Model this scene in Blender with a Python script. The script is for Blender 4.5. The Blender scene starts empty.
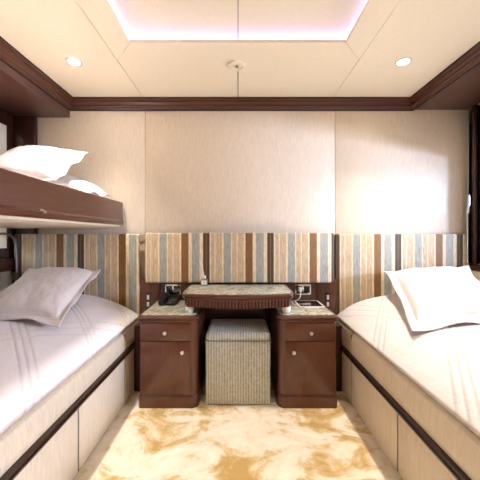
import bpy, bmesh, math, random
from mathutils import Vector, Matrix, noise
random.seed(7)
SC = bpy.context.scene
COL = SC.collection
PI = math.pi

# ------------------------------------------------------------------ materials
def srgb(r, g, b):
    def f(c):
        c /= 255.0
        return c/12.92 if c <= .04045 else ((c+.055)/1.055)**2.4
    return (f(r), f(g), f(b), 1)

def base_mat(name, col, rough=.5, metal=0, coat=0, spec=.5, sheen=0):
    m = bpy.data.materials.new(name); m.use_nodes = True
    nt = m.node_tree; b = nt.nodes['Principled BSDF']
    b.inputs['Base Color'].default_value = col
    b.inputs['Roughness'].default_value = rough
    b.inputs['Metallic'].default_value = metal
    b.inputs['Coat Weight'].default_value = coat
    b.inputs['Coat Roughness'].default_value = .12
    b.inputs['Specular IOR Level'].default_value = spec
    b.inputs['Sheen Weight'].default_value = sheen
    return m, nt, b

def coords(nt, scale=(1, 1, 1), rot=(0, 0, 0)):
    g = nt.nodes.new('ShaderNodeNewGeometry')
    mp = nt.nodes.new('ShaderNodeMapping')
    mp.inputs['Scale'].default_value = scale
    mp.inputs['Rotation'].default_value = rot
    nt.links.new(g.outputs['Position'], mp.inputs['Vector'])
    return mp.outputs['Vector']

def obj_coords(nt, scale=(1, 1, 1), rot=(0, 0, 0)):
    g = nt.nodes.new('ShaderNodeTexCoord')
    mp = nt.nodes.new('ShaderNodeMapping')
    mp.inputs['Scale'].default_value = scale
    mp.inputs['Rotation'].default_value = rot
    nt.links.new(g.outputs['Object'], mp.inputs['Vector'])
    return mp.outputs['Vector']

def ntex(nt, vec, scale=5, detail=4, rough=.5, dist=0):
    n = nt.nodes.new('ShaderNodeTexNoise')
    n.inputs['Scale'].default_value = scale
    n.inputs['Detail'].default_value = detail
    n.inputs['Roughness'].default_value = rough
    n.inputs['Distortion'].default_value = dist
    nt.links.new(vec, n.inputs['Vector'])
    return n.outputs['Fac']

def ramp(nt, fac, stops, interp='LINEAR'):
    r = nt.nodes.new('ShaderNodeValToRGB')
    r.color_ramp.interpolation = interp
    e = r.color_ramp.elements
    e[0].position, e[0].color = stops[0]
    e[1].position, e[1].color = stops[-1]
    for p, c in stops[1:-1]:
        k = e.new(p); k.color = c
    nt.links.new(fac, r.inputs['Fac'])
    return r.outputs['Color']

def bump(nt, b, h, strength=.3, dist=.005, prev=None):
    n = nt.nodes.new('ShaderNodeBump')
    n.inputs['Strength'].default_value = strength
    n.inputs['Distance'].default_value = dist
    nt.links.new(h, n.inputs['Height'])
    if prev: nt.links.new(prev, n.inputs['Normal'])
    nt.links.new(n.outputs['Normal'], b.inputs['Normal'])
    return n.outputs['Normal']

def math_n(nt, op, a, b=None, c=None):
    n = nt.nodes.new('ShaderNodeMath'); n.operation = op
    for i, v in enumerate((a, b, c)):
        if v is None: continue
        if isinstance(v, (int, float)): n.inputs[i].default_value = v
        else: nt.links.new(v, n.inputs[i])
    return n.outputs[0]

def mat_wood(name, dark, light, scale, rough=.28, coat=.4):
    m, nt, b = base_mat(name, dark, rough, coat=coat)
    v = coords(nt, scale)
    f = ntex(nt, v, 4, 5, .6, .6)
    nt.links.new(ramp(nt, f, [(.3, dark), (.7, light)]), b.inputs['Base Color'])
    return m

M = {}
M['wood'] = mat_wood('mahogany', srgb(82, 41, 25), srgb(98, 52, 33), (20, 20, 3.0))
M['wood_h'] = mat_wood('mahogany_length', srgb(76, 38, 24), srgb(94, 50, 32), (14, 1.6, 14))
M['wood_x'] = mat_wood('mahogany_cross', srgb(76, 38, 24), srgb(94, 50, 32), (1.6, 20, 20))
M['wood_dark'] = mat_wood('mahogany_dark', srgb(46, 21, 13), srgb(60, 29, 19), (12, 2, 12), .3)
M['wood_soffit'] = mat_wood('mahogany_soffit', srgb(78, 50, 42), srgb(92, 60, 48), (8, 2, 8), .4, .15)  # lighter, greyer mahogany: the soffit's reflected light is put into the colour

# vertical-grain wall fabric
def mat_wallcloth(name, c1, c2, scale=(70, 70, 7), rough=.42, bs=.22, spec=.5):
    m, nt, b = base_mat(name, c1, rough, spec=spec)
    v = coords(nt, scale)
    f = ntex(nt, v, 2.2, 5, .65, .9)
    nt.links.new(ramp(nt, f, [(.3, c1), (.7, c2)]), b.inputs['Base Color'])
    bump(nt, b, f, bs, .004)
    return m
M['wall'] = mat_wallcloth('wall_fabric', srgb(218, 199, 173), srgb(236, 220, 196))
M['vinyl'] = mat_wallcloth('rail_vinyl', srgb(218, 200, 172), srgb(234, 219, 196), (34, 34, 5), .38, .10)
M['ceiling'] = mat_wallcloth('ceiling_leather', srgb(248, 233, 206), srgb(252, 240, 216), (30, 30, 30), .5, .04)
M['panel_white'] = base_mat('side_panel', srgb(226, 216, 204), .45)[0]
M['blind'], nt, b = base_mat('blind_cloth', srgb(222, 212, 194), .8)
tl = nt.nodes.new('ShaderNodeBsdfTranslucent'); tl.inputs[0].default_value = srgb(226, 214, 200)
mx = nt.nodes.new('ShaderNodeMixShader'); mx.inputs[0].default_value = .5
nt.links.new(b.outputs[0], mx.inputs[1]); nt.links.new(tl.outputs[0], mx.inputs[2]); nt.links.new(mx.outputs[0], nt.nodes['Material Output'].inputs[0])
M['shadow_gap'] = base_mat('seam_backing', srgb(96, 68, 40), .9)[0]

# carpet: pile brushed in patches of cream and tan
m, nt, b = base_mat('carpet', srgb(225, 205, 170), .95, spec=.1, sheen=.3)
v = coords(nt, (1.0, 1.35, 1))
f1 = ntex(nt, v, 3.4, 6, .55, 1.6)
f2 = ntex(nt, coords(nt, (1, 1, 1)), 160, 3, .6)
f3 = ntex(nt, coords(nt, (1, 1, 1)), 22, 4, .6, .6)
mix = math_n(nt, 'ADD', math_n(nt, 'MULTIPLY', f1, .72), math_n(nt, 'ADD', math_n(nt, 'MULTIPLY', f3, .2), math_n(nt, 'MULTIPLY', f2, .08)))
nt.links.new(ramp(nt, mix, [(.38, srgb(188, 152, 90)), (.45, srgb(212, 184, 134)), (.50, srgb(230, 214, 188)), (.62, srgb(240, 228, 208))]), b.inputs['Base Color'])
p = bump(nt, b, f1, .5, .03)
bump(nt, b, f2, .6, .006, p)
M['carpet'] = m

# striped velvet; phase = x where the dark stripe ends
def mat_stripes(name, phase, period=.465):
    m, nt, b = base_mat(name, srgb(190, 165, 135), .62, sheen=.35)
    g = nt.nodes.new('ShaderNodeNewGeometry'); s = nt.nodes.new('ShaderNodeSeparateXYZ')
    nt.links.new(g.outputs['Position'], s.inputs[0])
    u = math_n(nt, 'FRACT', math_n(nt, 'ADD', math_n(nt, 'DIVIDE', math_n(nt, 'SUBTRACT', s.outputs['X'], phase), period), 20.0))
    dark, brown, blue, beige, cream = srgb(70, 48, 8), srgb(128, 84, 28), srgb(158, 156, 144), srgb(196, 170, 134), srgb(222, 202, 168)
    st = [(0, cream), (.02, beige), (.075, cream), (.09, beige), (.19, cream), (.215, blue), (.33, cream), (.35, beige), (.42, cream), (.435, beige),
          (.53, cream), (.555, brown), (.67, cream), (.72, blue), (.84, cream), (.895, dark), (.94, srgb(112, 84, 44)), (.955, dark), (1, dark)]
    c = ramp(nt, u, st, 'CONSTANT')
    wn = ntex(nt, coords(nt, (60, 60, 9)), 2, 4, .7, .5)
    mx = nt.nodes.new('ShaderNodeMixRGB'); mx.blend_type = 'MULTIPLY'; mx.inputs['Fac'].default_value = 1
    nt.links.new(c, mx.inputs['Color1'])
    nt.links.new(ramp(nt, wn, [(.32, (.70, .69, .66, 1)), (.68, (1.2, 1.2, 1.2, 1))]), mx.inputs['Color2'])
    nt.links.new(mx.outputs[0], b.inputs['Base Color'])
    bump(nt, b, ntex(nt, coords(nt, (200, 200, 60)), 3, 2), .25, .003)
    return m
M['stripe_mid'] = mat_stripes('striped_velvet_middle', -.206)
M['stripe_left'] = mat_stripes('striped_velvet_left', -1.150)
M['stripe_right'] = mat_stripes('striped_velvet_right', 1.232)

# marble
m, nt, b = base_mat('marble', srgb(140, 130, 100), .12, coat=.3)
f = ntex(nt, coords(nt, (1, 1, 1)), 30, 8, .75, 1.2)
nt.links.new(ramp(nt, f, [(.3, srgb(104, 98, 76)), (.46, srgb(156, 150, 128)), (.56, srgb(190, 184, 166)), (.70, srgb(222, 218, 206))]), b.inputs['Base Color'])
M['marble'] = m

# quilted cotton with triple stitched lines crossing diagonally
def mat_quilt(name, col, ang):
    m, nt, b = base_mat(name, col, .8, sheen=.2, spec=.25)
    hs = None
    for a, per in ((ang, .30), (-ang*.8, .62)):
        g = nt.nodes.new('ShaderNodeNewGeometry')
        mp = nt.nodes.new('ShaderNodeMapping'); mp.inputs['Rotation'].default_value = (0, 0, a)
        nt.links.new(g.outputs['Position'], mp.inputs['Vector'])
        s = nt.nodes.new('ShaderNodeSeparateXYZ'); nt.links.new(mp.outputs[0], s.inputs[0])
        u = math_n(nt, 'FRACT', math_n(nt, 'ADD', math_n(nt, 'DIVIDE', s.outputs['X'], per), 20.0))
        for c0 in (.41, .5, .59):
            d = math_n(nt, 'ABSOLUTE', math_n(nt, 'SUBTRACT', u, c0))
            k = math_n(nt, 'MINIMUM', math_n(nt, 'MULTIPLY', d, 110*per), 1.0)
            hs = k if hs is None else math_n(nt, 'MINIMUM', hs, k)
    p = bump(nt, b, hs, .6, .004)
    bump(nt, b, ntex(nt, coords(nt, (1, 1, 1)), 26, 4, .6, .5), .25, .012, p)
    mx = ramp(nt, hs, [(0, (col[0]*.88, col[1]*.86, col[2]*.86, 1)), (.9, col)])
    nt.links.new(mx, b.inputs['Base Color'])
    return m
M['quilt_left'] = mat_quilt('quilted_cotton_left', srgb(222, 212, 208), -.75)
M['quilt_right'] = mat_quilt('quilted_cotton_right', srgb(222, 212, 206), .55)
m, nt, b = base_mat('pillow_cotton', srgb(217, 206, 201), .8, sheen=.2, spec=.25)
w = nt.nodes.new('ShaderNodeTexWave'); w.inputs['Scale'].default_value = 9; w.inputs['Distortion'].default_value = .3
nt.links.new(obj_coords(nt, (1, 1, 1), (0, 0, .6)), w.inputs['Vector'])
p = bump(nt, b, w.outputs['Fac'], .12, .002)
bump(nt, b, ntex(nt, obj_coords(nt), 12, 3, .5, .6), .14, .010, p)
M['pillow'] = m
M['sheet'] = base_mat('sheet_cotton', srgb(236, 228, 222), .8)[0]

# stool velvet with vertical ribs
m, nt, b = base_mat('stool_velvet', srgb(140, 134, 112), .55, sheen=.6)
f = ntex(nt, coords(nt, (1, 1, 1)), 55, 4, .7)
g = nt.nodes.new('ShaderNodeNewGeometry'); s = nt.nodes.new('ShaderNodeSeparateXYZ'); nt.links.new(g.outputs['Position'], s.inputs[0])
rb = math_n(nt, 'ABSOLUTE', math_n(nt, 'SINE', math_n(nt, 'MULTIPLY', s.outputs['X'], 190)))
cc = math_n(nt, 'ADD', math_n(nt, 'MULTIPLY', f, .7), math_n(nt, 'MULTIPLY', rb, .3))
nt.links.new(ramp(nt, cc, [(.3, srgb(132, 128, 112)), (.5, srgb(172, 168, 152)), (.75, srgb(208, 205, 192))]), b.inputs['Base Color'])
p = bump(nt, b, rb, .35, .004)
bump(nt, b, f, .3, .004, p)
M['stool'] = m

M['chrome'] = base_mat('chrome', (.8, .8, .8, 1), .12, 1)[0]
M['nickel'] = base_mat('satin_nickel', srgb(226, 220, 216), .35, 1)[0]
M['brass'] = base_mat('brass', srgb(190, 150, 80), .3, 1)[0]
M['black'] = base_mat('black_plastic', srgb(26, 24, 24), .3)[0]
M['gap_shade'] = base_mat('painted_gap_shade', srgb(20, 14, 12), .6)[0]  # near-black colour standing in for shade in gaps and crown grooves
M['white'] = base_mat('white_plastic', srgb(232, 228, 222), .35)[0]
M['screen'] = base_mat('tablet_glass', srgb(30, 22, 20), .06, coat=.5)[0]
M['grey_metal'] = base_mat('grey_metal', srgb(120, 116, 112), .35, .7)[0]
m = bpy.data.materials.new('clear_glass'); m.use_nodes = True; nt = m.node_tree; nt.nodes.clear()
tr = nt.nodes.new('ShaderNodeBsdfTransparent'); gg = nt.nodes.new('ShaderNodeBsdfGlossy'); gg.inputs['Roughness'].default_value = .02
fr = nt.nodes.new('ShaderNodeFresnel'); mx = nt.nodes.new('ShaderNodeMixShader'); out = nt.nodes.new('ShaderNodeOutputMaterial')
nt.links.new(fr.outputs[0], mx.inputs[0]); nt.links.new(tr.outputs[0], mx.inputs[1]); nt.links.new(gg.outputs[0], mx.inputs[2]); nt.links.new(mx.outputs[0], out.inputs[0])
M['glass'] = m
m, nt, b = base_mat('perfume', srgb(226, 210, 180), .05); b.inputs['Transmission Weight'].default_value = .7
M['perfume'] = m
M['reed'] = base_mat('rattan_reed', srgb(226, 208, 190), .7)[0]
M['doorwood'] = M['wood']

def emit(name, col, s):
    m = bpy.data.materials.new(name); m.use_nodes = True; nt = m.node_tree
    nt.nodes.clear(); e = nt.nodes.new('ShaderNodeEmission'); o = nt.nodes.new('ShaderNodeOutputMaterial')
    e.inputs['Color'].default_value = col; e.inputs['Strength'].default_value = s
    nt.links.new(e.outputs[0], o.inputs[0]); return m
M['led'] = emit('led_tape', (.42, .45, 1, 1), 4)
M['bulb'] = emit('downlight_lens', (1, .93, .82, 1), 40)

# ------------------------------------------------------------------ geometry helpers
def box(bm, x0, x1, y0, y1, z0, z1, bev=0, seg=2):
    t = bmesh.new()
    bmesh.ops.create_cube(t, size=1)
    for v in t.verts:
        v.co = Vector(((x0+x1)/2+v.co.x*(x1-x0), (y0+y1)/2+v.co.y*(y1-y0), (z0+z1)/2+v.co.z*(z1-z0)))
    if bev: bmesh.ops.bevel(t, geom=t.edges[:], offset=bev, segments=seg, profile=.5, affect='EDGES')
    merge(bm, t)

def merge(bm, t, mat=None):
    me = bpy.data.meshes.new('tmp'); 
    if mat is not None: bmesh.ops.transform(t, matrix=mat, verts=t.verts)
    t.to_mesh(me); bm.from_mesh(me); bpy.data.meshes.remove(me); t.free()

def cyl(bm, p0, p1, r0, r1=None, seg=24, cap=True):
    r1 = r0 if r1 is None else r1
    p0, p1 = Vector(p0), Vector(p1); d = p1-p0
    t = bmesh.new()
    bmesh.ops.create_cone(t, cap_ends=cap, segments=seg, radius1=r0, radius2=r1, depth=d.length)
    q = d.to_track_quat('Z', 'Y').to_matrix().to_4x4()
    merge(bm, t, Matrix.Translation((p0+p1)/2) @ q)

def lathe(bm, prof, loc, axis='Z', seg=32, mat=None):
    t = bmesh.new(); rings = []
    for r, z in prof:
        if r < 1e-6: rings.append([t.verts.new((0, 0, z))])
        else: rings.append([t.verts.new((r*math.cos(2*PI*i/seg), r*math.sin(2*PI*i/seg), z)) for i in range(seg)])
    for a, b in zip(rings, rings[1:]):
        for i in range(seg):
            j = (i+1) % seg
            if len(a) == 1 and len(b) == 1: continue
            if len(a) == 1: t.faces.new((a[0], b[i], b[j]))
            elif len(b) == 1: t.faces.new((a[i], a[j], b[0]))
            else: t.faces.new((a[i], a[j], b[j], b[i]))
    R = Matrix.Identity(4)
    if axis == '-Y': R = Matrix.Rotation(PI/2, 4, 'X')
    if axis == '-Z': R = Matrix.Rotation(PI, 4, 'X')
    merge(bm, t, Matrix.Translation(loc) @ R)

def loft(bm, rings, caps=True):
    t = bmesh.new()
    rv = [[t.verts.new(p) for p in r] for r in rings]
    n = len(rv[0])
    for a, b in zip(rv, rv[1:]):
        for i in range(n):
            j = (i+1) % n
            t.faces.new((a[i], a[j], b[j], b[i]))
    if caps:
        t.faces.new(rv[0][::-1]); t.faces.new(rv[-1])
    bmesh.ops.recalc_face_normals(t, faces=t.faces[:])
    merge(bm, t)

def tube(bm, pts, r, seg=10):
    pts = [Vector(p) for p in pts]; rings = []
    up = Vector((0.13, 0.31, 0.94)).normalized()
    for i, p in enumerate(pts):
        d = (pts[min(i+1, len(pts)-1)]-pts[max(i-1, 0)]).normalized()
        a = d.cross(up).normalized(); b = d.cross(a)
        rings.append([p+a*r*math.cos(2*PI*k/seg)+b*r*math.sin(2*PI*k/seg) for k in range(seg)])
    loft(bm, rings)

def sweep_profile(bm, prof, axis, a0, a1, mit0=0, mit1=0, org=(0, 0), sx=1):
    """profile (d, z): d = outwards distance from a wall; runs along an axis.
    axis 'X': runs in x, d goes to -y.  axis 'Y': runs in y, d goes to sx*x.  mit = mitre (end shifts by mit*d)"""
    r0, r1 = [], []
    for d, z in prof:
        if axis == 'X':
            r0.append((a0+mit0*d, org[0]-d, z)); r1.append((a1+mit1*d, org[0]-d, z))
        else:
            r0.append((org[0]+sx*d, a0+mit0*d, z)); r1.append((org[0]+sx*d, a1+mit1*d, z))
    loft(bm, [r0, r1])

def obj(name, bm, mat, parent=None, smooth=True, sharp=.6):
    me = bpy.data.meshes.new(name)
    bmesh.ops.recalc_face_normals(bm, faces=bm.faces[:])
    for f in bm.faces: f.smooth = smooth
    for e in bm.edges:
        if len(e.link_faces) == 2 and e.calc_face_angle(0) > sharp: e.smooth = False
    bm.to_mesh(me); bm.free()
    o = bpy.data.objects.new(name, me); COL.objects.link(o)
    me.materials.append(M[mat] if isinstance(mat, str) else mat)
    if parent:
        o.parent = parent
        if parent.type == 'EMPTY': o.matrix_parent_inverse = Matrix.Translation(-parent.location)
        elif parent.parent: o.matrix_parent_inverse = Matrix.Identity(4)
    return o

def centred(o):
    """move a mesh object's origin to its base"""
    vs = [v.co for v in o.data.vertices]
    c = Vector(((min(v.x for v in vs)+max(v.x for v in vs))/2, (min(v.y for v in vs)+max(v.y for v in vs))/2, min(v.z for v in vs)))
    o.data.transform(Matrix.Translation(-c)); o.location = c
    return o

def tag(o, label, cat, group=None):
    o['label'] = label; o['category'] = cat
    if group: o['group'] = group
    return o

def thing(name, label, cat, loc, group=None):
    o = bpy.data.objects.new(name, None); COL.objects.link(o); o.location = loc
    o.empty_display_size = .1
    return tag(o, label, cat, group)

def struct(name, bm, mat, smooth=True):
    o = obj(name, bm, mat, None, smooth); o['kind'] = 'structure'; return o

def B(*a, **k):
    bm = bmesh.new(); box(bm, *a, **k); return bm

def relocate(root, loc, label=None, rot=0):
    """copy a thing with its parts and sub-parts to a new place"""
    delta = Vector(loc)
    r = root.copy(); COL.objects.link(r); r.location = delta
    if label: r['label'] = label
    for ch in list(root.children):
        c = ch.copy(); COL.objects.link(c); c.parent = r
        for g in list(ch.children):
            d = g.copy(); COL.objects.link(d); d.parent = c
    return r

# ------------------------------------------------------------------ room
YB = 2.177        # back wall
XW = 1.77         # side walls
ZC = 2.085        # ceiling
YR = -1.15        # wall behind the camera

struct('floor', B(-XW-.1, XW+.1, YR-.1, YB+.1, -.06, 0), 'carpet')

bm = bmesh.new()                                     # three upholstered wall panels with fine gaps
for a, b_ in ((-1.545, -.716), (-.713, .746), (.749, XW)):
    box(bm, a, b_, YB, YB+.03, 1.0, ZC+.02, bev=.002)
box(bm, -XW-.1, XW+.1, YB+.012, YB+.08, 0, ZC+.1)
struct('wall_back', bm, 'wall')
struct('wall_rear', B(-XW-.1, XW+.1, YR-.06, YR, 0, ZC+.1), 'wall')

WY0, WY1, WZ0, WZ1 = .35, 2.07, .83, 1.90           # window openings in both hull sides
for s, nm in ((-1, 'left'), (1, 'right')):
    bm = bmesh.new()
    def sb(x0, x1, *r, **k): box(bm, min(s*x0, s*x1), max(s*x0, s*x1), *r, **k)
    sb(XW, XW+.12, YR, YB+.05, 0, WZ0)
    sb(XW, XW+.12, YR, YB+.05, WZ1, ZC+.1)
    sb(XW, XW+.12, YR, WY0, WZ0, WZ1)
    sb(XW, XW+.12, WY1, YB+.05, WZ0, WZ1)
    struct('wall_'+nm, bm, 'panel_white')
    # padded cream panel below the sill
# ceiling panels
cx, c0x = .58, .715                                  # cove opening, border seam
cy, c0y = 1.518, 1.674
cyr, c0yr = -.55, -.71
g = .0022
EX = 1.42
bm = bmesh.new()
for s in (-1, 1):
    for ya, yb in ((c0yr-.6, .1), (.1, 1.23), (1.23, YB)):
        x0, x1 = sorted((s*(c0x+g), s*EX))
        box(bm, x0, x1, ya+g, yb-g, ZC, ZC+.02)
    # mid panels behind and before the cove
    x0, x1 = sorted((s*g, s*(c0x-g)))
    box(bm, x0, x1, c0y+g, YB, ZC, ZC+.02)
    box(bm, x0, x1, YR, c0yr-g, ZC, ZC+.02)
struct('ceiling', bm, 'ceiling')
bm = bmesh.new()                                     # mitred border round the cove, slightly proud
def quad_prism(bm, pts, z0, z1):
    loft(bm, [[(x, y, z0) for x, y in pts], [(x, y, z1) for x, y in pts]])
Z0, Z1 = ZC-.003, ZC+.012
quad_prism(bm, [(-cx+g, cy), (cx-g, cy), (c0x-g, c0y-g), (-c0x+g, c0y-g)], Z0, Z1)
quad_prism(bm, [(-cx+g, cyr), (cx-g, cyr), (c0x-g, c0yr+g), (-c0x+g, c0yr+g)], Z0, Z1)
for s in (-1, 1):
    quad_prism(bm, [(s*cx, cyr+g), (s*cx, cy-g), (s*(c0x-g), c0y-g*2), (s*(c0x-g), c0yr+g*2)], Z0, Z1)
struct('trim_1', bm, 'ceiling')
bm = bmesh.new()                                     # the recess: sides and two upper panels
ZU = ZC+.072
RX, RY, RYR = .79, 1.73, -.77
for s in (-1, 1):
    x0, x1 = sorted((s*.0015, s*(RX+.02)))
    box(bm, x0, x1, RYR-.02, RY+.02, ZU, ZU+.02)
    x0, x1 = sorted((s*RX, s*(RX+.02)))
    box(bm, x0, x1, RYR, RY, ZC+.02, ZU)
box(bm, -RX, RX, RY, RY+.02, ZC+.02, ZU)
box(bm, -RX, RX, RYR-.02, RYR, ZC+.02, ZU)
o = struct('ceiling', bm, 'ceiling')
bm = bmesh.new()                                     # deck above, seen only as the dark of the seams
box(bm, -XW-.1, XW+.1, YR, YB+.05, ZU+.03, ZU+.06)
for s in (-1, 1):
    x0, x1 = sorted((s*(c0x-.012), s*(c0x+.012))); box(bm, x0, x1, YR, YB, ZC+.031, ZC+.035)
    x0, x1 = sorted((s*(RX+.02), s*XW)); box(bm, x0, x1, YR, YB, ZC+.022, ZC+.03)
box(bm, -.72, .72, RY+.02, YB, ZC+.022, ZC+.03)
box(bm, -.72, .72, YR, RYR-.02, ZC+.022, ZC+.03)
struct('ceiling', bm, 'shadow_gap')

# LED tape lying on the ledge above the border
bm = bmesh.new()
ix, iy, iyr = .655, 1.595, -.63
for s in (-1, 1):
    x0, x1 = sorted((s*(ix-.012), s*(ix+.012)))
    box(bm, x0, x1, iyr, iy, ZC+.0125, ZC+.016)
box(bm, -ix-.012, ix+.012, iy, iy+.024, ZC+.0125, ZC+.016)
box(bm, -ix-.012, ix+.012, iyr-.024, iyr, ZC+.0125, ZC+.016)
tag(obj('light_strip', bm, 'led'), 'violet white LED tape glowing round the recessed ceiling tray', 'light strip')

# crown mouldings
crown = [(0, ZC), (.040, ZC), (.040, ZC-.007), (.054, ZC-.008), (.056, ZC-.013), (.053, ZC-.018), (.044, ZC-.020), (.042, ZC-.026), (.034, ZC-.028), (.030, ZC-.034),
         (.024, ZC-.044), (.022, ZC-.050), (.030, ZC-.052), (.031, ZC-.057), (.028, ZC-.061), (.016, ZC-.063), (.014, ZC-.070), (.010, ZC-.075), (0, ZC-.075)]
XL, XR = -1.292, 1.346                                # soffit faces
bm = bmesh.new(); sweep_profile(bm, crown, 'X', XL, XR, mit0=1, mit1=-1, org=(YB,)); struct('trim_2', bm, 'wood_x')
bm = bmesh.new(); sweep_profile(bm, crown, 'Y', YR, YB, mit1=-1, org=(XL,), sx=1); struct('trim_3', bm, 'wood_h')
bm = bmesh.new(); sweep_profile(bm, crown, 'Y', YR, YB, mit1=-1, org=(XR,), sx=-1); struct('trim_4', bm, 'wood_h')
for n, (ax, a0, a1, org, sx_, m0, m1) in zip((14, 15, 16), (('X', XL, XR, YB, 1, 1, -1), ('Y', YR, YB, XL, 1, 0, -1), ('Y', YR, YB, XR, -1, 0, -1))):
    bm = bmesh.new()                                  # near-black strips painting shadow lines under the ceiling and along the crown
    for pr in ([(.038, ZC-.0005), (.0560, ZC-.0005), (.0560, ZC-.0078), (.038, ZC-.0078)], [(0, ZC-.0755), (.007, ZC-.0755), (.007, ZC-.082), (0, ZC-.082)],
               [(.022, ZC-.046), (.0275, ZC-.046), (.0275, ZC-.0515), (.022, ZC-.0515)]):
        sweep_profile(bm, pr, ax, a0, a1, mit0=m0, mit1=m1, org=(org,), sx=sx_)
    struct('trim_%d' % n, bm, 'gap_shade')
# soffits over both beds
bm = B(-XW, XL, YR, YB, 1.952, ZC+.02, bev=.003); struct('trim_5', bm, 'wood_soffit')
bm = B(XR, XW, YR, YB, 2.012, ZC+.02, bev=.003); struct('trim_6', bm, 'wood_soffit')
# corner post on the left
struct('trim_7', B(-XW, -1.542, YB-.04, YB+.01, .3, 1.952, bev=.004), 'wood_dark')
# window joinery
XI = {-1: 1.70, 1: XW}                                # the left lining stands further into the cabin
def window(n, s):
    zt = 1.952 if s < 0 else 2.012
    x_ = XI[s]; yf = YB-.0405 if s < 0 else YB-.001
    bm = bmesh.new()
    def sb(x0, x1, *r, **k): box(bm, min(s*x0, s*x1), max(s*x0, s*x1), *r, **k)
    ys = 2.088 if s < 0 else WY1-.02
    zh = 1.855 if s < 0 else WZ1-.02
    sb(x_, XW+.03, ys, yf, .83, zt, bev=.004)                      # far stile
    if s > 0: sb(x_-.024, x_, WY1+.015, WY1+.045, .83, zt, bev=.005)
    sb(x_, XW+.03, WY0-.10, WY0+.01, .83, zt, bev=.004)
    sb(x_, XW+.03, WY0+.01, ys, zh, zt, bev=.004)
    if s > 0: sb(XW, XW+.05, 1.17, 1.23, .83, zh, bev=.004)
    fr = struct('window_%d' % n, bm, 'wood_dark')
    zs = .875 if s < 0 else .832
    obj('window_sill', B(*sorted((s*(x_-.03), s*(XW+.08))), WY0-.12, yf, .785, zs, bev=.018, seg=4), 'wood_dark', fr)
    obj('pane', B(*sorted((s*(XW+.085), s*(XW+.09))), WY0, WY1, WZ0, WZ1), 'glass', fr)
    zb = .965 if s < 0 else 1.62
    xb = x_+.006 if s < 0 else XW+.058
    bl = thing('roller_blind', ['cream roller blind lowered almost to the sill of the left window',
                                'cream roller blind drawn down a short way in the right window'][s > 0], 'blind', (s*xb, 1.2, zb))
    obj('cloth', B(*sorted((s*xb, s*(xb+.002))), WY0+.011, (ys if s < 0 else WY1)-.002, zb, zh-.001 if s < 0 else WZ1), 'blind', bl)
    obj('bottom_bar', B(*sorted((s*(xb-.003), s*(xb+.008))), WY0+.011, (ys if s < 0 else WY1)-.002, zb-.012, zb, bev=.003), 'white', bl)
window(1, -1); window(2, 1)
# cream side upholstery panels below the sills
for n, s in ((8, -1), (9, 1)):
    struct('trim_%d' % n, B(*sorted((s*(XI[s]-(.022 if s > 0 else 0)), s*XW)), -.1, YB-.041 if s < 0 else YB-.05, .4, .784, bev=.008), 'panel_white' if s < 0 else 'vinyl')

# low wooden wall lining behind the desk
bm = bmesh.new()
for a, b_ in ((-.735, -.585), (-.582, -.247), (.247, .582), (.585, .735)):
    box(bm, a, b_, 2.125, YB, 0, .72, bev=.002)
struct('trim_10', bm, 'wood')
struct('trim_17', B(-.246, .246, 2.127, YB, 0, .72, bev=.002), 'wood_dark')  # knee-space shade put into the colour: darker wood than the lining beside it
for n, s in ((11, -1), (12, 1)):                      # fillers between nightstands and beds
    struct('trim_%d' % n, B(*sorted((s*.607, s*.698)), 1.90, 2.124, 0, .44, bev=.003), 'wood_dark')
struct('baseboard_rear', B(-XW, XW, YR, YR+.02, 0, .1, bev=.004), 'wood_x')
# door in the wall behind the camera
bm = bmesh.new()
box(bm, -.42, .42, YR, YR+.05, 0, 1.95, bev=.004)
box(bm, -.32, .32, YR+.045, YR+.06, .95, 1.85, bev=.01); box(bm, -.32, .32, YR+.045, YR+.06, .15, .85, bev=.01)
d = struct('door_1', bm, 'wood')
bm = bmesh.new(); cyl(bm, (.34, YR+.05, 1.0), (.34, YR+.10, 1.0), .01); cyl(bm, (.35, YR+.10, 1.0), (.23, YR+.10, 1.0), .009)
obj('door_handle', bm, 'nickel', d)

# ------------------------------------------------------------------ headboard panels
def padded(bm, x0, x1, y0, y1, z0, z1, r):
    box(bm, x0, x1, y0, y1, z0, z1, bev=r, seg=4)
o = obj('headboard', B(-.676, .698, 2.05, 2.124, .702, 1.066, bev=.014, seg=4), 'stripe_mid'); centred(o)
tag(o, 'raised striped velvet headboard panel on the wall above the desk', 'headboard')
# backing battens carry the middle panel
struct('trim_13', B(-.66, .68, 2.124, YB, .721, 1.05), 'wood_dark')
o = obj('headboard', B(-1.672, -.737, 2.1125, 2.1365, .0, 1.058, bev=.012, seg=4), 'stripe_left'); centred(o)
tag(o, 'striped velvet headboard panel behind the left bed, under the bunk', 'headboard')
o = obj('headboard', B(.737, 1.745, 2.135, YB-.001, .0, 1.058, bev=.012, seg=4), 'stripe_right'); centred(o)
tag(o, 'striped velvet headboard panel behind the right bed', 'headboard')

# ------------------------------------------------------------------ beds
def prof_bed(t):
    return .655-.185*math.exp(-max(t, 0)/.21)

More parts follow.
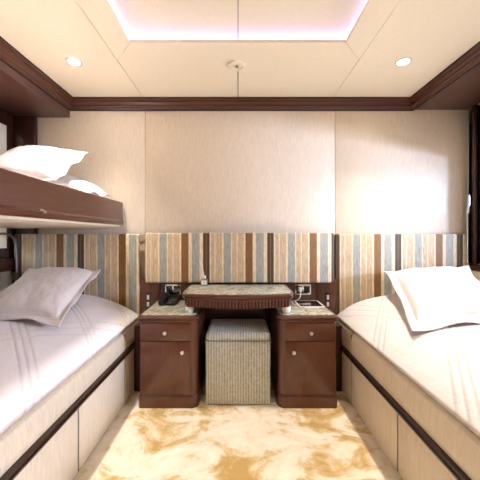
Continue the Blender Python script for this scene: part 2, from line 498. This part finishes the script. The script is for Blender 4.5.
def make_bed(s):
    side = 'left' if s < 0 else 'right'
    XF = .70
    Y0 = .12
    bed = thing('bed', ['built-in lower bed base with cream drawer fronts on the left, below the bunk',
                        'built-in bed base with cream drawer fronts on the right side of the cabin'][s > 0], 'bed', (s*1.2, 1.2, 0))
    def sx(a, b_): return sorted((s*a, s*b_))
    obj('bed_base', B(*sx(XF+.03, XI[s]-(.023 if s > 0 else 0)), Y0, 2.112, .0, .40, bev=.003), 'wood_dark', bed)
    dz = .030 if s < 0 else .010
    # upper padded rail (two lengths)
    def rail(ya, yb):
        bm = bmesh.new()
        pr = [(XF+.03, .302+dz), (XF+.004, .302+dz), (XF, .308+dz), (XF-.001, .36), (XF+.002, .41), (XF+.008, .430), (XF+.02, .438), (XF+.045, .438), (XF+.05, .40)]
        loft(bm, [[(s*x, ya, z) for x, z in pr], [(s*x, yb, z) for x, z in pr]])
        obj('side_rail', bm, 'vinyl', bed)
    rail(Y0, 1.752); rail(1.763, 2.105)
    # dark moulded strip, split like the photo's two-line trim
    bm = bmesh.new()
    pr = [(XF+.03, .262), (XF+.002, .262), (XF-.010, .268), (XF-.012, .276), (XF-.004, .280), (XF-.004, .284), (XF-.012, .288), (XF-.010, .297), (XF+.002, .301), (XF+.03, .301)]
    loft(bm, [[(s*x, Y0, z+dz) for x, z in pr], [(s*x, 2.105, z+dz) for x, z in pr]])
    obj('trim_strip', bm, 'wood_dark', bed)
    for ya, yb in ((Y0, .70), (.709, 1.240), (1.249, 1.752), (1.763, 2.105)):
        obj('drawer_front', B(*sx(XF, XF+.029), ya, yb, .006, .259+dz, bev=.004), 'vinyl', bed)
    for yg, h in ((1.7575, .425), (1.2445, .259+dz)):
        obj('seam', B(*sx(XF+.0035, XF+.0295), yg-.0045, yg+.0045, .008, h), 'gap_shade', bed)  # dark strip added in the gap to paint its shade
    # mattress with its quilt
    bm = bmesh.new()
    nx, ny = 46, 90
    X0, X1 = XF+.016, XI[s]-(.028 if s > 0 else .006)
    Y1 = 2.105
    rows = []
    for j in range(ny+1):
        y = Y0+.02+(Y1-Y0-.02)*j/ny
        row = []
        pts = [(X0+.03, .440), (X0+.004, .446), (X0-.004, .462)]
        for i in range(nx+1):
            t = (i/nx)**1.5
            x = X0+(X1-X0)*t
            z = prof_bed(x-X0)
            if i == 0: z -= .0
            n = noise.noise(Vector((x*4, y*3, s*3.1)))*.010+noise.noise(Vector((x*11, y*8, s*7)))*.004
            fy = max(0, (y-(Y1-.10))/.10); z -= .035*fy*fy
            fn = max(0, ((Y0+.12)-y)/.10); z -= .12*fn*fn
            pts.append((x, max(z+n*min(1, (x-X0)/.06), .452)))
        pts.append((X1, .445))
        rows.append([bm.verts.new((s*x, y, z)) for x, z in pts])
    for a, b_ in zip(rows, rows[1:]):
        for i in range(len(a)-1):
            bm.faces.new((a[i], a[i+1], b_[i+1], b_[i]))
        bm.faces.new((a[-1], a[0], b_[0], b_[-1]))
    bm.faces.new(rows[0]); bm.faces.new(rows[-1][::-1])
    o = obj('mattress', bm, 'quilt_'+side, sharp=1.2); centred(o)
    # geometry-position textures are world based, so the quilt stitching stays put
    tag(o, ['white quilted mattress on the left lower bed, its outer edge in bright light',
            'white quilted mattress on the right bed'][s > 0], 'mattress')
make_bed(-1); make_bed(1)

# ------------------------------------------------------------------ upper bunk
bunk = thing('bunk_bed', 'dark wooden fold-down upper bunk on the left wall over the lower bed', 'bunk bed', (-1.3, 1.1, 1.10))
BX = -.872
pr = [(BX-.03, 1.128), (BX-.002, 1.124), (BX+.004, 1.132), (BX+.005, 1.150), (BX, 1.158), (BX-.003, 1.162), (BX-.003, 1.288), (BX-.006, 1.296), (BX-.012, 1.300), (BX-.024, 1.300), (BX-.03, 1.294)]
bm = bmesh.new(); loft(bm, [[(x, .12, z) for x, z in pr], [(x, 2.150, z) for x, z in pr]])
obj('front_board', bm, 'wood_h', bunk)
obj('end_board', B(-1.68, BX-.03, 2.118, 2.135, 1.125, 1.298, bev=.004), 'wood_x', bunk)
obj('end_board', B(-1.68, BX-.03, .12, .145, 1.125, 1.298, bev=.004), 'wood_x', bunk)
# padded cream underside
bm = bmesh.new()
pr = [(-1.698, 1.124), (-1.698, 1.108), (-1.66, 1.100), (-.96, 1.100), (-.915, 1.104), (-.893, 1.114), (-.889, 1.126), (-.90, 1.124)]
loft(bm, [[(x, .13, z) for x, z in pr], [(x, 2.136, z) for x, z in pr]])
obj('bottom_panel', bm, 'vinyl', bunk)
obj('back_board', B(-1.698, -1.682, .12, 2.10, 1.125, 1.298, bev=.004), 'wood_h', bunk)
bm = bmesh.new(); cyl(bm, (BX+.002, 1.265, 1.152), (BX+.012, 1.265, 1.152), .006); tube(bm, [(BX+.008, 1.265, 1.152), (BX+.012, 1.245, 1.160), (BX+.012, 1.225, 1.160)], .0035)
obj('latch', bm, 'nickel', bunk)
bm = bmesh.new(); box(bm, -1.68, BX-.032, .147, 2.116, 1.132, 1.285, bev=.035, seg=5)
o = obj('mattress', bm, 'sheet'); centred(o); tag(o, 'thin white mattress lying inside the upper bunk', 'mattress')

# ------------------------------------------------------------------ pillows
def pillow(c, up, dn, seed, label, group=None, flange=.10, sag=0.0, curl=None):
    """c: four corners (a, b, c, d) in order; up/dn: how far the body bulges to each side of their plane"""
    A, Bc, C, D = [Vector(p) for p in c]
    n = (Bc-A).cross(D-A).normalized()
    if n.z < 0: n = -n
    N = 84
    bm = bmesh.new()
    def surf(side):
        g_ = []
        for j in range(N+1):
            r = []
            for i in range(N+1):
                u, v = i/N, j/N
                uu, vv = 2*u-1, 2*v-1
                # edges drawn inwards between the pointed corners
                pu = 1-.055*(1-vv*vv); pv = 1-.055*(1-uu*uu)
                U, V = .5+uu*.5*pu, .5+vv*.5*pv
                p = A*(1-U)*(1-V)+Bc*U*(1-V)+C*U*V+D*(1-U)*V
                k = 1-flange*2
                a, b_ = min(abs(uu)/k, 1), min(abs(vv)/k, 1)
                body = ((1-a**2.6)*(1-b_**2.6))**.45
                S = Vector((uu*2.2+seed*5.3, vv*2.2, seed))
                wr = noise.noise(S*1.4)*.009+noise.noise(S*3.3)*.003+noise.noise(S*8)*.0015
                # tension folds running from the corners
                ang = math.atan2(abs(vv)-1.0, abs(uu)-1.0)
                dd = math.hypot(abs(vv)-1, abs(uu)-1)
                fold = math.sin(ang*13+seed*3+(uu > 0)*2+(vv > 0))*.006*math.exp(-dd*2.6)*min(1, dd*3)
                e = max(abs(uu), abs(vv))
                fl = math.sin((uu*5+vv*7)+seed)*.010*max(0, (e-k)/(1-k))
                if side > 0: h = body*up+(wr+fold)*min(1, body*2+.25)+fl+.0016
                else: h = -body*dn+wr*.2*body+fl-.0016+(fold+wr)*.25*(1-min(1, body*2))
                h -= .007*math.exp(-((e-k)/.028)**2)*(1 if side > 0 else -1)
                if curl and e > 0:
                    cu, cv, amt = curl
                    q = max(0, 1-math.hypot(uu-cu, vv-cv)/.75)
                    h += amt*q*q
                if side > 0 and body > 0: h = max(h, -.0)+0
                q = p+n*h; q.z -= sag*body
                r.append(bm.verts.new(q))
            g_.append(r)
        return g_
    t, d = surf(1), surf(-1)
    for g_ in (t, d):
        for j in range(N):
            for i in range(N): bm.faces.new((g_[j][i], g_[j][i+1], g_[j+1][i+1], g_[j+1][i]))
    ring = lambda g_: [g_[0][i] for i in range(N)]+[g_[j][N] for j in range(N)]+[g_[N][N-i] for i in range(N)]+[g_[N-j][0] for j in range(N)]
    a, b_ = ring(t), ring(d)
    for i in range(len(a)):
        j = (i+1) % len(a); bm.faces.new((a[i], a[j], b_[j], b_[i]))
    o = obj('pillow', bm, 'pillow', sharp=2.5); centred(o)
    tag(o, label, 'pillow', group)
    return o
pillow([(-1.29, 1.36, .655), (-.86, 1.36, .612), (-.985, 2.04, .80), (-1.50, 2.04, .81)], .085, .05, 1,
       'white flanged pillow propped at the head of the left lower bed', flange=.07)
pillow([(.825, 1.34, .592), (1.26, 1.30, .65), (1.68, 2.06, .82), (1.068, 2.07, .794)], .085, .04, 2,
       'white flanged pillow propped at the head of the right bed', flange=.08)
pillow([(-1.48, 1.52, 1.37), (-1.00, 1.56, 1.345), (-1.02, 1.93, 1.605), (-1.48, 1.93, 1.65)], .07, .05, 3,
       'larger white pillow propped on the upper bunk, nearer and higher of its two', flange=.05)
pillow([(-1.42, 1.72, 1.36), (-.94, 1.70, 1.315), (-.925, 2.09, 1.33), (-1.36, 2.09, 1.50)], .075, .03, 4,
       'white pillow lying low at the head end of the upper bunk, behind the propped one', flange=.05)

# ------------------------------------------------------------------ nightstands
def ns_outline(s, inset, z, y1=2.12, r=.045):
    """plan of a nightstand: inner front corner fully rounded"""
    xa, xb = .604-inset, .244+inset
    y0 = 1.716+inset
    pts = [(xa, y1), (xa, y0+.012), (xa-.012, y0)]
    rr = r
    for k in range(9):
        a = k/8*PI/2
        pts.append((xb+rr-rr*math.sin(a), y0+rr-rr*math.cos(a)))
    pts.append((xb, y1))
    return [(s*x, y, z) for x, y in pts]
def nightstand(s):
    lab = ['mahogany nightstand left of the stool, dark device on its marble top', 'mahogany nightstand right of the stool, white tablet on its marble top'][s > 0]
    n = thing('nightstand', lab, 'nightstand', (s*.425, 1.92, 0), 'nightstands under the desk ends')
    del n['group']
    bm = bmesh.new(); loft(bm, [ns_outline(s, .004, .078), ns_outline(s, .004, .524)])
    obj('body', bm, 'wood', n)
    bm = bmesh.new(); loft(bm, [ns_outline(s, -.002, 0), ns_outline(s, -.002, .062), ns_outline(s, .000, .070), ns_outline(s, .006, .0775)])
    obj('plinth', bm, 'wood_dark' if 0 else 'wood', n)
    bm = bmesh.new()
    loft(bm, [ns_outline(s, .002, .5245), ns_outline(s, -.004, .528), ns_outline(s, -.004, .533), ns_outline(s, -.001, .536), ns_outline(s, -.006, .541), ns_outline(s, -.008, .549), ns_outline(s, -.004, .556), ns_outline(s, .004, .558)])
    obj('top_moulding', bm, 'wood_x', n)
    bm = bmesh.new(); loft(bm, [ns_outline(s, .012, .5585, 2.115), ns_outline(s, .012, .562, 2.115), ns_outline(s, .014, .5635, 2.115)])
    obj('marble_top', bm, 'marble', n)
    def sx(a, b_): return sorted((s*a, s*b_))
    def knob(par, x, z):
        bm = bmesh.new()
        lathe(bm, [(0, 0), (.006, 0), (.005, .008), (.006, .012), (.010, .014), (.0115, .019), (.009, .024), (0, .026)], (s*x, 1.7125, z), '-Y', 20)
        obj('knob', bm, 'nickel', par)
    dr = obj('drawer', B(*sx(.592, .290), 1.7125, 1.722, .409, .514, bev=.003), 'wood', n)
    knob(dr, .440, .459)
    do = obj('door', B(*sx(.592, .290), 1.7125, 1.722, .086, .403, bev=.003), 'wood', n)
    knob(do, .335, .343)
nightstand(-1); nightstand(1)

# ------------------------------------------------------------------ desk
def desk_outline(inset, z, reed=0, n=160):
    pts = []
    hw = .343-inset; 
    for i in range(n+1):
        u = -1+2*i/n
        x = hw*u
        y = 1.735-.045*math.cos(u*PI/2)+inset
        if abs(u) > .955: y += .02*((abs(u)-.955)/.045)**1.5
        if reed: y -= reed*abs(math.sin(i/n*PI*32))
        pts.append((x, y, z))
    pts += [(hw+.012, 1.80, z), (hw+.012, 2.118-.07, z), (-hw-.012, 2.118-.07, z), (-hw-.012, 1.80, z)]
    return pts
desk = thing('desk', 'small bow-fronted desk with marble top bridging the two nightstands', 'desk', (0, 1.9, .605))
bm = bmesh.new(); loft(bm, [desk_outline(.016, .688), desk_outline(.016, .690), desk_outline(.018, .6915)]); obj('marble_top', bm, 'marble', desk)
bm = bmesh.new(); loft(bm, [desk_outline(.010, .652), desk_outline(.004, .655), desk_outline(.003, .660), desk_outline(.009, .664), desk_outline(.004, .669), desk_outline(0, .677), desk_outline(.002, .684), desk_outline(.008, .6875)])
obj('top_frame', bm, 'wood_x', desk)
bm = bmesh.new(); loft(bm, [desk_outline(.022, .606, .0), desk_outline(.016, .610, .007, 352), ] if 0 else [desk_outline(.018, .606, .009, 480), desk_outline(.018, .6515, .009, 480)])
obj('apron', bm, 'wood', desk, sharp=.9)
for s in (-1, 1):
    bm = bmesh.new(); lathe(bm, [(0, .5640), (.018, .5640), (.024, .572), (.027, .584), (.027, .598), (.024, .6055), (0, .6055)], (s*.303, 1.775, 0))
    obj('foot', bm, 'white', desk)

# ------------------------------------------------------------------ stool
stool = thing('stool', 'square upholstered stool in ribbed grey green velvet under the desk', 'stool', (.002, 1.9, 0))
bm = bmesh.new(); box(bm, -.199, .201, 1.742, 2.055, .002, .389, bev=.012, seg=3)
obj('skirt', bm, 'stool', stool)
bm = bmesh.new(); box(bm, -.200, .202, 1.741, 2.058, .390, .447, bev=.027, seg=7)
obj('seat', bm, 'stool', stool)
bm = bmesh.new()
P_ = [(-.201, 1.743), (.203, 1.743), (.203, 2.056), (-.201, 2.056)]
for a, b_ in zip(P_, P_[1:]+P_[:1]): cyl(bm, (*a, .3895), (*b_, .3895), .003, seg=8)
obj('piping', bm, 'stool', stool)

# ------------------------------------------------------------------ sockets, switches
def socket(s):
    X = s*.487
    p = thing('wall_socket', ['chrome double socket plate on the wood lining above the left nightstand',
                              'chrome socket plate above the right nightstand with a white plug in it'][s > 0], 'socket', (X, 2.12, .60))
    obj('plate', B(X-.060, X+.060, 2.117, 2.1248, .603, .683, bev=.003), 'chrome', p)
    for k in (-1, 1):
        bm = bmesh.new(); box(bm, X+k*.028-.022, X+k*.028+.022, 2.1135, 2.1175, .618, .668, bev=.0015)
        obj('socket_insert', bm, 'black', p)
    if s < 0:
        bm = bmesh.new(); cyl(bm, (X+.028, 2.09, .643), (X+.028, 2.1133, .643), .019); obj('adapter', bm, 'grey_metal', p)
        bm = bmesh.new(); cyl(bm, (X-.026, 2.095, .643), (X-.026, 2.1133, .643), .017); obj('adapter', bm, 'black', p)
socket(-1); socket(1)
for s in (-1, 1):
    X = s*.672
    p = thing('light_switch', ['dark switch plate with two white rockers by the left bed', 'dark switch plate with two white rockers by the right bed'][s > 0], 'switch', (X, 2.12, .49))
    obj('plate', B(X-.021, X+.021, 2.118, 2.1248, .492, .622, bev=.002), 'wood_dark', p)
    for z in (.515, .567):
        obj('rocker', B(X-.009, X+.009, 2.113, 2.1182, z, z+.034, bev=.002), 'white', p)

# things on the right nightstand
tb = thing('tablet', 'white framed tablet lying flat on the right nightstand', 'tablet', (.50, 1.97, .564))
obj('frame', B(.408, .580, 1.885, 2.065, .5642, .572, bev=.003), 'white', tb)
obj('screen', B(.418, .570, 1.897, 2.053, .5715, .5728), 'screen', tb)
cab = thing('charging_cable', 'white charging cable hanging from the right socket down to the tablet', 'cable', (.44, 2.0, .57))
bm = bmesh.new(); box(bm, .446, .472, 2.082, 2.1133, .628, .664, bev=.005); obj('plug', bm, 'white', cab)
bm = bmesh.new()
pts = []
for i in range(21):
    t = i/20
    pts.append((.459-.075*t+.02*math.sin(t*PI), 2.084-.03*t-.03*math.sin(t*PI), .640-.074*t-.01*math.sin(t*PI)+(.0 if t < 1 else 0)))
for i in range(1, 12):
    a = i/11; pts.append((.384+.003*math.sin(a*PI), 2.054-.09*a, .5672))
pts.append((.392, 1.955, .5672)); pts.append((.406, 1.95, .5690))
tube(bm, pts, .0028, 8); obj('cord', bm, 'white', cab)
pen = obj('pen', (lambda b: (cyl(b, (.44, 1.868, .5685), (.53, 1.862, .5685), .0045, seg=10), b)[1])(bmesh.new()), 'white'); centred(pen)
tag(pen, 'thin white pen lying in front of the tablet', 'pen')

# dark device on the left nightstand
ph = thing('telephone', 'small dark telephone with raised handset on the left nightstand', 'telephone', (-.47, 2.0, .564))
bm = bmesh.new()
loft(bm, [[(-.545, 1.95, .5640), (-.545, 2.06, .5640), (-.545, 2.06, .600), (-.545, 1.95, .574)], [(-.430, 1.95, .5640), (-.430, 2.06, .5640), (-.430, 2.06, .600), (-.430, 1.95, .574)]])
obj('base', bm, 'black', ph)
bm = bmesh.new()
loft(bm, [[(-.545, 1.935, .5755), (-.545, 2.075, .6080), (-.545, 2.075, .632), (-.545, 1.935, .597)], [(-.508, 1.935, .5755), (-.508, 2.075, .6080), (-.508, 2.075, .632), (-.508, 1.935, .597)]])
obj('handset', bm, 'black', ph)
bm = bmesh.new()
for r_ in range(3):
    for q in range(3):
        y = 1.965+.025*r_; z = .5735+(y-1.95)*(.026/.11)
        box(bm, -.492+q*.02, -.478+q*.02, y-.007, y+.007, z, z+.005, bev=.001)
obj('keys', bm, 'grey_metal', ph)

# reed diffuser
rd = thing('reed_diffuser', 'small glass reed diffuser bottle with pale sticks on the desk', 'diffuser', (-.240, 2.02, .6916))
bx, by = -.240, 2.018
bm = bmesh.new(); box(bm, bx-.025, bx+.025, by-.018, by+.018, .6920, .735, bev=.005, seg=3); cyl(bm, (bx, by, .735), (bx, by, .744), .010, seg=16)
obj('bottle', bm, 'perfume', rd)
obj('label', B(bx-.018, bx+.018, by-.0190, by-.0182, .700, .728), 'white', rd)
bm = bmesh.new(); box(bm, bx-.008, bx+.008, by-.0196, by-.0191, .716, .7195); box(bm, bx-.006, bx+.006, by-.0196, by-.0191, .711, .713)
obj('print', bm, 'black', rd)
bm = bmesh.new(); cyl(bm, (bx, by, .743), (bx, by, .760), .0115, seg=20, cap=False); cyl(bm, (bx, by, .7435), (bx, by, .7445), .0115, seg=20)
obj('collar', bm, 'nickel', rd)
for dx, dy in ((-.034, 0), (-.026, .006), (-.03, -.008), (-.021, .002)):
    bm = bmesh.new(); cyl(bm, (bx+.002, by, .740), (bx+dx, by+dy*.6, .862), .0022, seg=8); obj('reed', bm, 'reed', rd)

# ------------------------------------------------------------------ reading lamps
lp = thing('reading_lamp', 'grey gooseneck reading lamp arching out from the left headboard', 'lamp', (-1.66, 2.10, .75))
bm = bmesh.new()
pts = [(-1.645, 2.10, .76), (-1.645, 2.10, .86), (-1.648, 2.098, .96)]
for i in range(13):
    a = i/12*PI*.80
    pts.append((-1.648-.004*(1-math.cos(a)), 2.095-.105*(1-math.cos(a)), .985+.075*math.sin(a)))
tube(bm, pts, .0085, 12); obj('neck', bm, 'grey_metal', lp)
e = Vector(pts[-1]); bm = bmesh.new(); cyl(bm, e, e+Vector((0, -.03, -.06)), .012, .022, 20); obj('lamp_shade', bm, 'grey_metal', lp)
obj('mount', B(-1.665, -1.625, 2.085, 2.1175, .72, .775, bev=.004), 'grey_metal', lp)
lp = thing('reading_lamp', 'slim chrome reading lamp standing upright beside the right headboard', 'lamp', (1.756, 2.14, .78))
bm = bmesh.new(); tube(bm, [(1.722, 2.122, .84), (1.722, 2.122, 1.0), (1.722, 2.122, 1.15), (1.720, 2.120, 1.22)], .006, 12); obj('neck', bm, 'chrome', lp)
bm = bmesh.new(); cyl(bm, (1.720, 2.12, 1.215), (1.716, 2.105, 1.27), .013, .011, 20); cyl(bm, (1.716, 2.105, 1.27), (1.712, 2.10, 1.345), .009, .009, 20)
obj('lamp_head', bm, 'chrome', lp)
bm = bmesh.new(); cyl(bm, (1.722, 2.122, .90), (1.722, 2.1345, .90), .010, .010, 12)
obj('mount', bm, 'chrome', lp)

# ------------------------------------------------------------------ ceiling fittings
def downlight():
    t = thing('downlight', '', 'ceiling light', (0, 0, ZC), 'recessed ceiling downlights')
    bm = bmesh.new(); lathe(bm, [(.030, .002), (.030, .0), (.032, -.004), (.044, -.004), (.048, -.0015), (.048, 0)], (0, 0, ZC)); obj('bezel', bm, 'white', t)
    bm = bmesh.new(); lathe(bm, [(.030, -.001), (.020, -.0018), (0, -.002)], (0, 0, ZC)); obj('lens', bm, 'bulb', t)
    for c in t.children: c.matrix_parent_inverse = Matrix.Identity(4); c.data.transform(Matrix.Translation((0, 0, -ZC)))
    return t
SPOTS = [(-.98, 1.69), (.987, 1.69), (-.98, .62), (.987, .62), (-.98, -.45), (.987, -.45)]
LB = ['small glowing downlight in the ceiling at left, towards the back wall', 'small glowing downlight in the ceiling at right, towards the back wall',
      'downlight in the ceiling above the foot half of the left bed', 'downlight in the ceiling above the foot half of the right bed',
      'downlight in the left of the ceiling near the door', 'downlight in the right of the ceiling near the door']
first = None
for (x, y), l in zip(SPOTS, LB):
    if first is None:
        first = downlight(); first.location = (x, y, ZC); first['label'] = l
    else: relocate(first, (x, y, ZC), l)
    ld = bpy.data.lights.new('downlight_beam', 'SPOT'); ld.energy = 41; ld.color = (1, .94, .88)
    ld.spot_size = math.radians(92); ld.spot_blend = 1; ld.shadow_soft_size = .045
    lo = bpy.data.objects.new('downlight_beam', ld); COL.objects.link(lo); lo.location = (x, y, ZC-.012)

sp = thing('sprinkler', 'round white fire sprinkler rosette set in the ceiling behind the tray', 'sprinkler', (0, 1.72, ZC))
bm = bmesh.new(); lathe(bm, [(0, 0), (.055, 0), (.056, .004), (.050, .009), (.036, .010), (.030, .004), (.024, .003), (0, .003)], (-.006, 1.725, ZC), '-Z', 36); obj('rosette', bm, 'ceiling', sp)
bm = bmesh.new(); cyl(bm, (-.006, 1.725, ZC-.003), (-.006, 1.725, ZC-.009), .006, seg=12); cyl(bm, (-.006, 1.725, ZC-.009), (-.006, 1.725, ZC-.011), .011, seg=16); obj('nozzle', bm, 'brass', sp)

# ------------------------------------------------------------------ light
w = bpy.data.worlds.new('daylight'); SC.world = w; w.use_nodes = True
bg = w.node_tree.nodes['Background']
nt = w.node_tree                                      # bright hazy sky above pale water
tc = nt.nodes.new('ShaderNodeTexCoord'); sp_ = nt.nodes.new('ShaderNodeSeparateXYZ'); nt.links.new(tc.outputs['Generated'], sp_.inputs[0])
h_ = math_n(nt, 'MULTIPLY_ADD', sp_.outputs['Z'], .5, .5)
nt.links.new(ramp(nt, h_, [(.0, (.30, .38, .45, 1)), (.49, (.62, .72, .82, 1)), (.51, (.92, .96, 1, 1)), (1, (.62, .78, 1, 1))]), bg.inputs[0])
bg.inputs[1].default_value = 3.0

def area(name, loc, target, sx, sy, e, col):
    ld = bpy.data.lights.new(name, 'AREA'); ld.shape = 'RECTANGLE'; ld.size = sx; ld.size_y = sy; ld.energy = e; ld.color = col
    o = bpy.data.objects.new(name, ld); COL.objects.link(o); o.location = loc
    o.rotation_euler = (Vector(target)-Vector(loc)).to_track_quat('-Z', 'Y').to_euler(); return o
# daylight thrown up off the water through the right window, grazing the back wall
area('water_glare', (3.2, .7, 1.3), (1.2, YB, 1.5), .45, .20, 50, (.50, .62, 1))

# ------------------------------------------------------------------ camera
cam = bpy.data.cameras.new('camera'); co = bpy.data.objects.new('camera', cam); COL.objects.link(co)
co.location = (0, 0, 1.05); co.rotation_euler = (PI/2, 0, 0)
cam.sensor_width = 36; cam.lens = 36*283/480; cam.shift_x = 2/480; cam.shift_y = -5/480; cam.clip_start = .02
SC.camera = co
vs = SC.view_settings
vs.view_transform = 'Standard'; vs.look = 'None'; vs.gamma = 1; vs.exposure = 1.42; vs.use_curve_mapping = False
